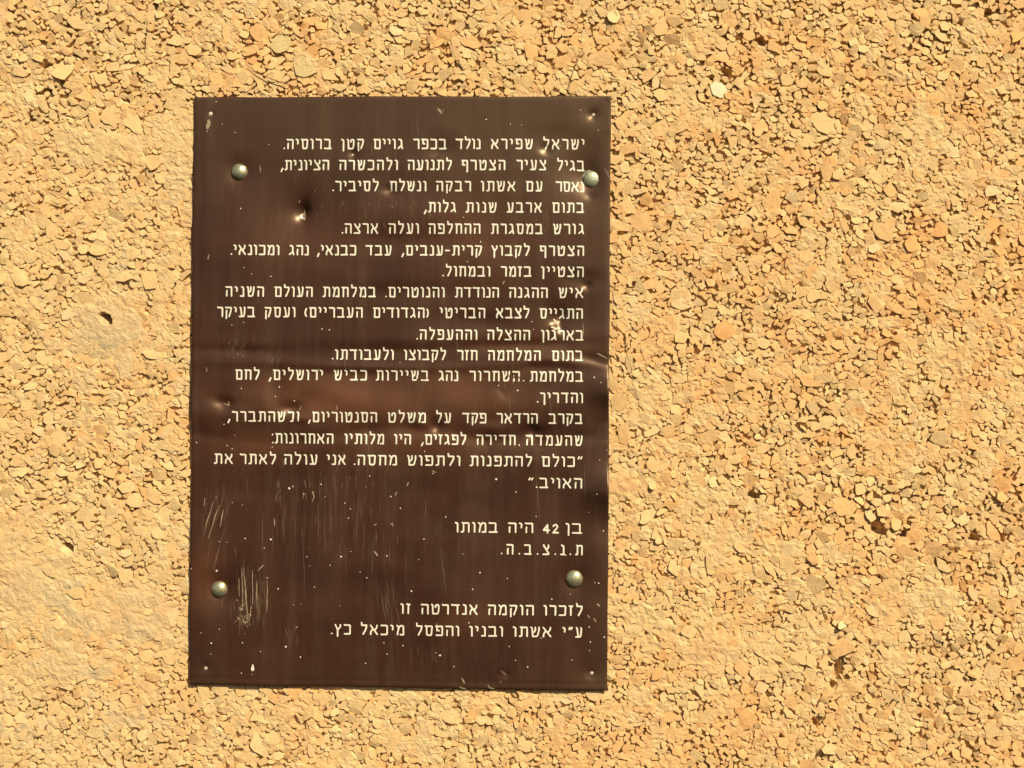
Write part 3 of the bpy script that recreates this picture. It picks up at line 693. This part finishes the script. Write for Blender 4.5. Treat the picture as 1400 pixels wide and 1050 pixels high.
def march(X, Y, D):
    """filled region D < 0 as polygons (marching squares with interpolated crossings)"""
    V = []; F = []; cache = {}
    ny, nx = D.shape
    def pt(i, j):
        k = (i, j)
        if k not in cache: cache[k] = len(V); V.append((X[j, i], Y[j, i]))
        return cache[k]
    def cross(i, j, i2, j2):
        k = (i, j, i2, j2) if (i, j) < (i2, j2) else (i2, j2, i, j)
        if k not in cache:
            a, b = D[j, i], D[j2, i2]; t = a / (a - b)
            cache[k] = len(V); V.append((X[j, i] + t * (X[j2, i2] - X[j, i]), Y[j, i] + t * (Y[j2, i2] - Y[j, i])))
        return cache[k]
    neg = D < 0
    act = neg[:-1, :-1] | neg[1:, :-1] | neg[:-1, 1:] | neg[1:, 1:]
    for j, i in zip(*np.nonzero(act)):
        c = [(i, j), (i + 1, j), (i + 1, j + 1), (i, j + 1)]
        poly = []
        for q in range(4):
            a = c[q]; b = c[(q + 1) % 4]
            na, nb2 = neg[a[1], a[0]], neg[b[1], b[0]]
            if na: poly.append(pt(*a))
            if na != nb2: poly.append(cross(*a, *b))
        if len(poly) >= 3: F.append(poly)
    return np.array(V), F
CELL = 0.62
# places where the paint of the letters is rubbed or hidden by dents
WORN = [(560, 262, 8, 6), (700, 517, 16, 6), (758, 437, 9, 8), (400, 578, 12, 5), (533, 325, 5, 4), (520, 212, 6, 4), (740, 206, 5, 4), (660, 606, 12, 4), (575, 517, 12, 4)]
Mpx = PW / 569.6        # metres on the sheet for one photograph pixel
def word_mesh(parent, word, left, right, base):
    """one word between two measured ends; right-to-left except numerals"""
    hw = HALF
    seq = list(word)
    if word.isdigit(): order = seq
    else: order = seq[::-1]          # left-to-right drawing order
    widths = [G[c][0] for c in order]
    ul, _ = px_to_uv(left, base); ur, _ = px_to_uv(right, base)
    avail = float(ur - ul) / Mpx - 2 * hw
    n = len(order)
    pad = [0.0] * (n - 1)
    # full stops and commas sit closer
    wts = [(0.8 if (order[i] in '.,:' ) else 1.0) for i in range(n - 1)]
    gap = (avail - sum(widths)) / max(1e-6, sum(wts))
    sx = 1.0
    lo, hi = 2 * hw + 0.7, 2 * hw + 3.0
    if word.count('.') > 2: hi = 9
    if n > 1 and (gap < lo or gap > hi):
        g2 = min(max(gap, lo), hi)
        sx = (avail - g2 * sum(wts)) / sum(widths); gap = g2
    segs = []; x = hw
    for i, c in enumerate(order):
        for s in G[c][1]:
            pts = [(x + a * sx + random.gauss(0, .06), b * 1.0 + random.gauss(0, .06)) for a, b in s]
            segs += list(zip(pts[:-1], pts[1:]))
        x += widths[i] * sx + (gap * wts[i] if i < n - 1 else 0)
    total = avail + 2 * hw
    X, Y, D = sdf_grid(segs, -1.2, total + 1.2, -5.2, 18.2, CELL)
    _, vb = px_to_uv(796.0, base)
    u0 = float(ul); vb = float(vb)
    uu = u0 + X * Mpx; vv = vb - (Y + 1.0) * Mpx      # base line is the lower edge of the stroke
    ppx, ppy = to_px(*plaque_to_wall(uu, vv))
    hw_ = hw + (fbm(ppx, ppy, 5, 131, 2) - 0.5) * 0.30
    wear = np.zeros(D.shape)
    for wx_, wy_, rx, ry in WORN: wear = np.maximum(wear, bump2(ppx, ppy, wx_, wy_, rx, ry))
    hw_ = hw_ - np.clip(wear - 0.3, 0, 1) * np.clip((fbm(ppx, ppy, 4, 141, 2) - 0.48) * 9, 0, 1.9)
    Vx, Fx = march(X, Y, D - hw_)
    if len(Vx) == 0: return None
    uu = u0 + Vx[:, 0] * Mpx; vv = vb - (Vx[:, 1] + 1.0) * Mpx
    yy_ = face_y(uu, vv) - 0.00013
    lx, lz = uv_local(uu, vv)
    return mesh_obj('word', np.stack([lx, yy_, lz], 1).tolist(), Fx, M_LETTER, parent, smooth=True)
for base, words in LINES:
    ln = empty('text_line', None, None, parent=plaque)
    for wd, l, r in words: word_mesh(ln, wd, l, r, base)

# ---------------------------------------------------------------- chips, scratches and torn spots of the coating
def bare(shapes, mat):
    for sh in shapes: flat_marks('bare_patch', [sh], mat, 0.00018)
def torn(shapes):
    for sh in shapes: flat_marks('torn_spot', [sh], M_TEAR, 0.00028)
def flat_marks(name, shapes, mat, lift):
    """shapes: lists of (px, py, half width) polylines -> one thin flat mesh hugging the sheet"""
    V = []; F = []
    for sh in shapes:
        pts = [(float(px_to_uv(x, y)[0]), float(px_to_uv(x, y)[1]), hwid * Mpx) for x, y, hwid in sh]
        if len(pts) == 1:
            u, v, r = pts[0]; n = 9; b = len(V); a0 = random.random() * 6
            rr = [r * random.uniform(.75, 1.2) for _ in range(n)]
            V += [(u + rr[i] * math.cos(a0 + 6.283 * i / n), v - rr[i] * math.sin(a0 + 6.283 * i / n)) for i in range(n)]
            F.append([b + i for i in range(n)]); continue
        # resample so that the strip follows dents
        Q = []
        for (u0, v0, r0), (u1, v1, r1) in zip(pts[:-1], pts[1:]):
            k = max(1, int(math.hypot(u1 - u0, v1 - v0) / (3 * Mpx)))
            for i in range(k): t = i / k; Q.append((u0 + t * (u1 - u0) + random.gauss(0, .05) * Mpx, v0 + t * (v1 - v0), r0 + t * (r1 - r0)))
        Q.append(pts[-1])
        b = len(V)
        for i, (u, v, r) in enumerate(Q):
            a = Q[max(0, i - 1)]; c = Q[min(len(Q) - 1, i + 1)]
            dx, dy = c[0] - a[0], c[1] - a[1]; L = math.hypot(dx, dy) + 1e-9
            r = r * random.uniform(0.75, 1.15)
            V += [(u - dy / L * r, v + dx / L * r), (u + dy / L * r, v - dx / L * r)]
        for i in range(len(Q) - 1): F.append([b + 2 * i, b + 2 * i + 2, b + 2 * i + 3, b + 2 * i + 1])
    A = np.array(V); y = face_y(A[:, 0], A[:, 1]) - lift
    lx, lz = uv_local(A[:, 0], A[:, 1])
    return mesh_obj(name, np.stack([lx, y, lz], 1).tolist(), F, mat, plaque)
SPOTS = [(296, 139.5, .9), (322, 181.5, .8), (396, 667.5, 1.9), (401, 665, 1.1), (371, 737, 1.7), (362, 749, .9), (297, 780, 1.9), (262.5, 777, .9), (467, 760.5, 1.5), (420, 761, .9), (424, 773.5, .6), (452, 772.5, .9), (302, 791, .0),
         (529.5, 759.5, 1.1), (502, 789.5, 1.1), (493, 781.5, .9), (381, 804.5, 1.2), (366, 789.5, .9), (430.5, 802, .8), (391.5, 883.5, 1.8), (411.5, 897.5, 1.2), (290, 878.5, 1.4), (332.5, 878, 1.0), (357, 890, .8), (289, 893.5, .8), (331, 919.5, 1),
         (276, 864.5, .8), (301, 859.5, .8), (525.5, 878, 1.0), (530, 893.5, 1.0), (500.5, 906, 1.1), (412, 825, .6), (402, 826, .6), (465, 828, .6), (580, 736.5, 1.1), (563, 807.5, 1.5), (656.5, 782.5, 1.3), (646.5, 805, 1.1), (678.5, 655, 1.9), (705.5, 672.5, 1.1),
         (609.5, 706.5, 1.1), (548, 694.5, 1), (573, 764.5, .8), (633, 757, .8), (602, 895, 1.7), (596.5, 891.5, .8), (621, 910.5, 1), (641.5, 850.5, 1.2), (551.5, 882, 1.1), (705, 902, 1), (696.5, 883, 1), (721.5, 911, 1.1), (754.5, 818.5, 1.1), (805.5, 856.5, 1.1), (807, 877, 1.2), (826, 870.5, 1.4), (780, 812, 0.8),
         (733, 706, .9), (825, 725.5, 1.2), (773, 758.5, 1.3), (657.5, 331, 1.2), (658, 301.5, .0), (634, 297.5, .8), (382.5, 529, 1.3), (403, 548, 1.2), (331, 531, 1), (377, 542, 1), (307.5, 580, 1.1), (328, 601, 0), (269.5, 605, 1), (311, 609, 1), (318, 613.5, 1.1), (373, 611, .9),
         (370.5, 353, .0), (335, 366, .8), (345, 375, .7), (371, 378, 1.2), (441, 450, 1.1), (451, 451, 1.1), (334, 441, .8), (318, 444.5, .8), (549, 618, .0), (592, 647, .9), (606, 647, .0), (710, 608.5, 1.3), (581, 617, 1), (716, 520.5, 1.2), (812.5, 516, 1.2), (821.5, 523, .8), (708, 534, 1.5), (682, 527, 1.1), (554, 346.5, .0), (639.5, 358, .9), (720, 378, 0),
         (665, 164, 1.1), (698, 170, .9), (713, 171.5, .7), (794, 151, .9), (330, 285.5, 1.1), (415.5, 225, .0), (368, 198, .7), (384.5, 263, .0), (304.5, 170, .7), (818, 178, .8), (439.5, 662, 1.2), (416, 675.5, 1), (472, 687.5, 1.1), (479.5, 695.5, 1), (477, 708, 1.1), (506, 650.5, 1), (445, 679, .7),
         (535, 678.5, 1.2), (456, 637, .0), (318, 687, .7), (332, 690, .6), (310.5, 741, .6), (336, 736, 1.1), (820, 629, .8), (830, 615, .7), (816, 675, .9), (805, 700, .6), (740, 872, .8), (782, 901.5, .9), (758, 902, .0), (818.5, 797, 1.3), (813.5, 796, .9), (832, 818, .0)]
SPOTS = [s for s in SPOTS if s[2] > 0]
SPOTS = [(x, y, r * 0.76) for x, y, r in SPOTS]
for i in range(14):
    x, y = random.uniform(270, 826), random.uniform(140, 930)
    if random.random() < (y - 100) / 700: SPOTS.append((x, y, random.uniform(.35, .75)))
ch = flat_marks('paint_chips', [[s] for s in SPOTS], M_CHIPPED, 0.00017); ch['kind'] = 'stuff'
# larger bare specks, each a part of its own
bare([[(346.5, 907.5, .5), (346.5, 910, 1.6), (346.3, 914, 2.4), (346, 916.5, 1.0)]], M_CHIPPED)
bare([[(285.5, 164, 1.6), (286.5, 168, 2.2), (285, 173, 2.6), (284, 177, 1.4)], [(284, 180, 1.0)]], M_SCRATCH2)
bare([[(598.5, 149, .6), (601.5, 152, 1.7), (604.5, 156, 1.1)], [(606, 151.5, .8)]], M_SCRATCH2)
bare([[(631.5, 926, .5), (634, 931, 1.3), (636, 934, .5)], [(628, 938, .4), (632, 940, 1.0), (637, 941, .5)], [(667, 936, .5), (670, 940, 1), (676, 941, .5)]], M_SCRATCH2)
bare([[(685, 916, .6), (689, 920, 2.0), (692, 923, 1.2)], [(684.5, 932, 1.6)]], M_SCRATCH)
bare([[(816, 483, .5), (822, 486, 1.2), (830, 490, .6)]], M_SCRATCH2)
bare([[(826, 229, 1.0), (830, 236, 2.0), (833, 242, 1.6)]], M_SCRATCH)
bare([[(816, 825, .7), (820, 828, 1.3)], [(803, 840, .8), (806, 844, .6)], [(812, 845, 1.0), (815, 850, .5)]], M_SCRATCH2)
BR = [[(285.5, 355, .9), (287, 348, .4)], [(355, 226, .2), (356.5, 231, .9), (356, 236, .3)], [(284, 508, .7), (283, 502, .3)], [(688, 388.5, 1.1), (690, 384, .5)], [(557, 664, .9), (559, 659, .7)], [(541, 677, .9), (543, 672, .4)],
      [(428, 672, 1.2), (430, 679, .7), (427, 686, .3)], [(375, 708, .2), (376, 714, .8), (375.5, 720, .3)], [(353, 780, .3), (358, 775, .8), (361, 772, .6)], [(512, 753, .8), (516, 758, 1.2), (517, 760, .4)], [(512, 718, .6), (516, 715, .4)], [(800, 345, .3)],
      [(534, 717, .5), (537, 715, .8), (538, 719, .5)], [(797, 440, .2), (797.5, 452, .5), (797, 460, .3)], [(762, 337, .5), (763, 345, .2)], [(591, 643, .7), (596, 646, .6)], [(313, 549, .9), (313.5, 555, .6)], [(306, 551, .4), (312, 554, .8)], [(410, 561, .7), (412, 555, .7)], [(461, 554, .3), (462, 560, .8)],
      [(478, 553, .6)], [(321, 594, .4), (322.5, 596, .7)], [(320, 803, .0001), (320, 803, .0001)]]
BR = [s for s in BR if max(q[2] for q in s) > .01]
for x, y, l, a in ((293, 684, 40, -.32), (300, 690, 46, -.30), (306, 696, 24, -.18), (281, 680, 12, -.1), (331, 775, 60, .03), (334, 775, 54, .06), (335, 790, 60, .08), (346, 778, 50, .0), (327, 790, 26, .0), (352, 792, 40, .0), (366, 792, 44, .0), (344, 828, 22, -.1)):
    n = 6; BR.append([(x + a * l * t / n + random.gauss(0, .35), y + l * t / n, (0.15 + .55 * math.sin(math.pi * (t + .3) / (n + .6))) * random.uniform(.5, 1.2)) for t in range(n + 1)])
for i in range(46):      # crumbled end of the rubbed patch near the lower left bolt
    x, y = random.gauss(333, 5), random.gauss(838, 10); BR.append([(x, y, .3), (x + random.gauss(0, 1.4), y + random.uniform(1, 3.4), random.uniform(.3, .9))])
sb = flat_marks('bright_scratches', BR, M_SCRATCH2, 0.00016); sb['kind'] = 'stuff'
DU = []
for cx, cy, sx_, sy_, n, l0, l1, sl in ((381, 663, 4, 12, 34, 5, 22, .05), (418, 662, 3, 10, 14, 4, 14, 0), (300, 700, 9, 20, 22, 12, 44, -.25), (345, 800, 14, 24, 60, 8, 40, .02), (440, 690, 60, 30, 46, 10, 60, .02), (510, 700, 22, 30, 26, 12, 50, .04), (535, 815, 8, 18, 22, 14, 46, .22),
                                        (402, 850, 5, 14, 9, 12, 34, .28), (545, 290, 36, 12, 30, 2, 9, .6), (375, 500, 6, 12, 16, 4, 12, -.6), (316, 474, 10, 5, 12, 2, 6, .6), (550, 180, 80, 30, 18, 10, 40, .03), (735, 302, 9, 9, 26, 2, 7, -.4), (690, 520, 20, 6, 14, 2, 6, .4), (550, 700, 150, 110, 46, 10, 70, .03), (620, 400, 150, 120, 30, 6, 50, .03), (430, 280, 30, 16, 12, 3, 8, -.3), (475, 655, 25, 12, 20, 3, 12, -.1), (660, 560, 60, 20, 14, 3, 9, .6)):
    for i in range(int(n * .42)):
        x, y = random.gauss(cx, sx_), random.gauss(cy, sy_); l = random.uniform(l0, l1); s = sl + random.gauss(0, .05)
        if not (268 < x < 826 and 140 < y < 930 - l): continue
        wd_ = random.uniform(.18, .5) if l > 10 else random.uniform(.3, .8)
        DU.append([(x, y, wd_ * .3), (x + s * l * .5, y + l * .5, wd_), (x + s * l, y + l, wd_ * .3)])
sdm = flat_marks('dull_scratches', DU, M_SCRATCH, 0.00010); sdm['kind'] = 'stuff'
# crumpled tears of the coating inside the deep dents
torn([[(409, 293, .5), (412, 297, 1.5), (416, 300, .8)], [(414.5, 286, .3), (415, 292, .7), (416, 299, .8)], [(408, 277, .6), (410, 274, .7)]])
torn([[(757, 436, .9), (760, 440, 1.2)], [(754, 447, .8), (759, 450, 1.2), (763, 448, .6)]])
torn([[(747.5, 199, .9)], [(765.5, 199.5, .8)]])
torn([[(481.5, 213, 1.1), (483.5, 211, 1.0)]])

# ---------------------------------------------------------------- dome bolts and corner pins (parts of the plaque)
def dome(name, px, py, r_px, h_mm, mat, parent, rings=12, seg=40, flange=True, seed=0):
    r_ = np.random.default_rng(seed)
    u, v = px_to_uv(px, py); u, v = float(u), float(v)
    base = float(face_y(np.array([u]), np.array([v]))[0])
    lx, lz = uv_local(u, v)
    R = r_px * Mpx; H = h_mm * .001
    prof = []
    if flange: prof += [(1.0, -0.35e-3), (1.0, 0.30e-3), (0.975, 0.42e-3), (0.93, 0.45e-3)]
    R2 = 0.93 if flange else 1.0
    for i in range(rings + 1):
        a = math.pi / 2 * i / rings
        prof.append((R2 * math.cos(a), 0.45e-3 * flange + H * math.sin(a) ** 0.92))
    V = []; F = []
    for j, (rr, hh) in enumerate(prof[:-1]):
        for i in range(seg):
            a = 2 * math.pi * i / seg
            dn = 1 + 0.012 * r_.normal() * (j > 3)
            V.append((R * rr * math.cos(a) * dn, -hh + r_.normal() * 0.00005 * (j > 3), R * rr * math.sin(a) * dn))
    V.append((0, -prof[-1][1], 0))
    for j in range(len(prof) - 2):
        for i in range(seg):
            a = j * seg + i; b = j * seg + (i + 1) % seg
            F.append((a, b, b + seg, a + seg))
    t0 = (len(prof) - 2) * seg
    for i in range(seg): F.append((t0 + i, t0 + (i + 1) % seg, len(V) - 1))
    return mesh_obj(name, V, F, mat, parent, smooth=True, loc=(lx, base + 0.0002, lz))
def washer(px, py, r_px, parent):
    u, v = px_to_uv(px, py); lx, lz = uv_local(float(u), float(v))
    V = []; F = []; n = 40
    base = 0.0
    for k, (rr, hh) in enumerate(((1.0, 0.0004), (1.0, -0.0003), (0.86, -0.00035))):
        for i in range(n):
            a = 2 * math.pi * i / n; V.append((rr * r_px * Mpx * math.cos(a), hh, rr * r_px * Mpx * math.sin(a)))
    for k in range(2):
        for i in range(n): F.append((k * n + i, k * n + (i + 1) % n, (k + 1) * n + (i + 1) % n, (k + 1) * n + i))
    return mesh_obj('washer', V, F, M_BOLT, parent, smooth=False)
for i, (x, y, r) in enumerate(((327, 235, 12.3), (808.5, 244.5, 12.3), (299.5, 806, 12.2), (785, 791.5, 12.6))):
    b = dome('dome_bolt', x, y, r, (5.2, 4.0, 5.4, 5.0)[i], M_BOLT_DULL if i == 1 else M_BOLT, plaque, seed=i)
    b.rotation_euler = (0, 1.7 * i, 0)
    if i == 1: b['label'] = 'duller, flatter tarnished dome'
    washer(x, y, r + 0.8, b)
for i, (x, y, r) in enumerate(((288, 156, 3.2), (811.5, 156.5, 2.6), (282, 913, 3.0), (809, 920.5, 2.6))):
    dome('pin_head', x, y, r, 0.5, M_PIN, plaque, rings=4, seg=16, flange=False, seed=20 + i)

# ================================================================= loose fibres caught on the wall
def fibre(name, label, pts, r0):
    P = []
    for (x0, y0, z0), (x1, y1, z1) in zip(pts[:-1], pts[1:]):
        k = 5
        for i in range(k): t = i / k; P.append((x0 + t * (x1 - x0) + random.gauss(0, .3), y0 + t * (y1 - y0) + random.gauss(0, .3), z0 + t * (z1 - z0)))
    P.append(pts[-1])
    W = []
    for x, y, z in P:
        a, b = to_wall(x, y); W.append(Vector((float(a), -z * .001, float(b))))
    V = []; F = []; n = 6
    for i, p in enumerate(W):
        d = (W[min(len(W) - 1, i + 1)] - W[max(0, i - 1)]).normalized()
        s = d.cross(Vector((0, 1, 0))).normalized(); t = s.cross(d)
        r = r0 * (0.45 + 0.55 * math.sin(math.pi * (i + .5) / len(W)))
        for q in range(n):
            a = 2 * math.pi * q / n; c = p + s * r * math.cos(a) + t * r * math.sin(a); V.append(tuple(c))
    for i in range(len(W) - 1):
        for q in range(n): F.append((i * n + q, i * n + (q + 1) % n, (i + 1) * n + (q + 1) % n, (i + 1) * n + q))
    F.append(tuple(range(n - 1, -1, -1))); F.append(tuple(range((len(W) - 1) * n, len(W) * n)))
    o = mesh_obj(name, V, F, M_TWIG, None, smooth=True)
    o['label'] = label; o['category'] = 'twig'
    return o
fibre('twig', 'thin dry brown twig slanting down to the plaque top edge, left of its middle', [(338, 90, .6), (352, 100, 1.4), (378, 111, 1.6), (402, 118, 1.5), (424, 131, .8)], 0.00042)
fibre('twig', 'short curved hair-thin dark twig above the plaque top edge near its right corner', [(793, 72, .8), (789, 85, 1.8), (783, 100, 2.0), (779, 115, 1.8), (777, 130, 1.0)], 0.00032)
print('done')
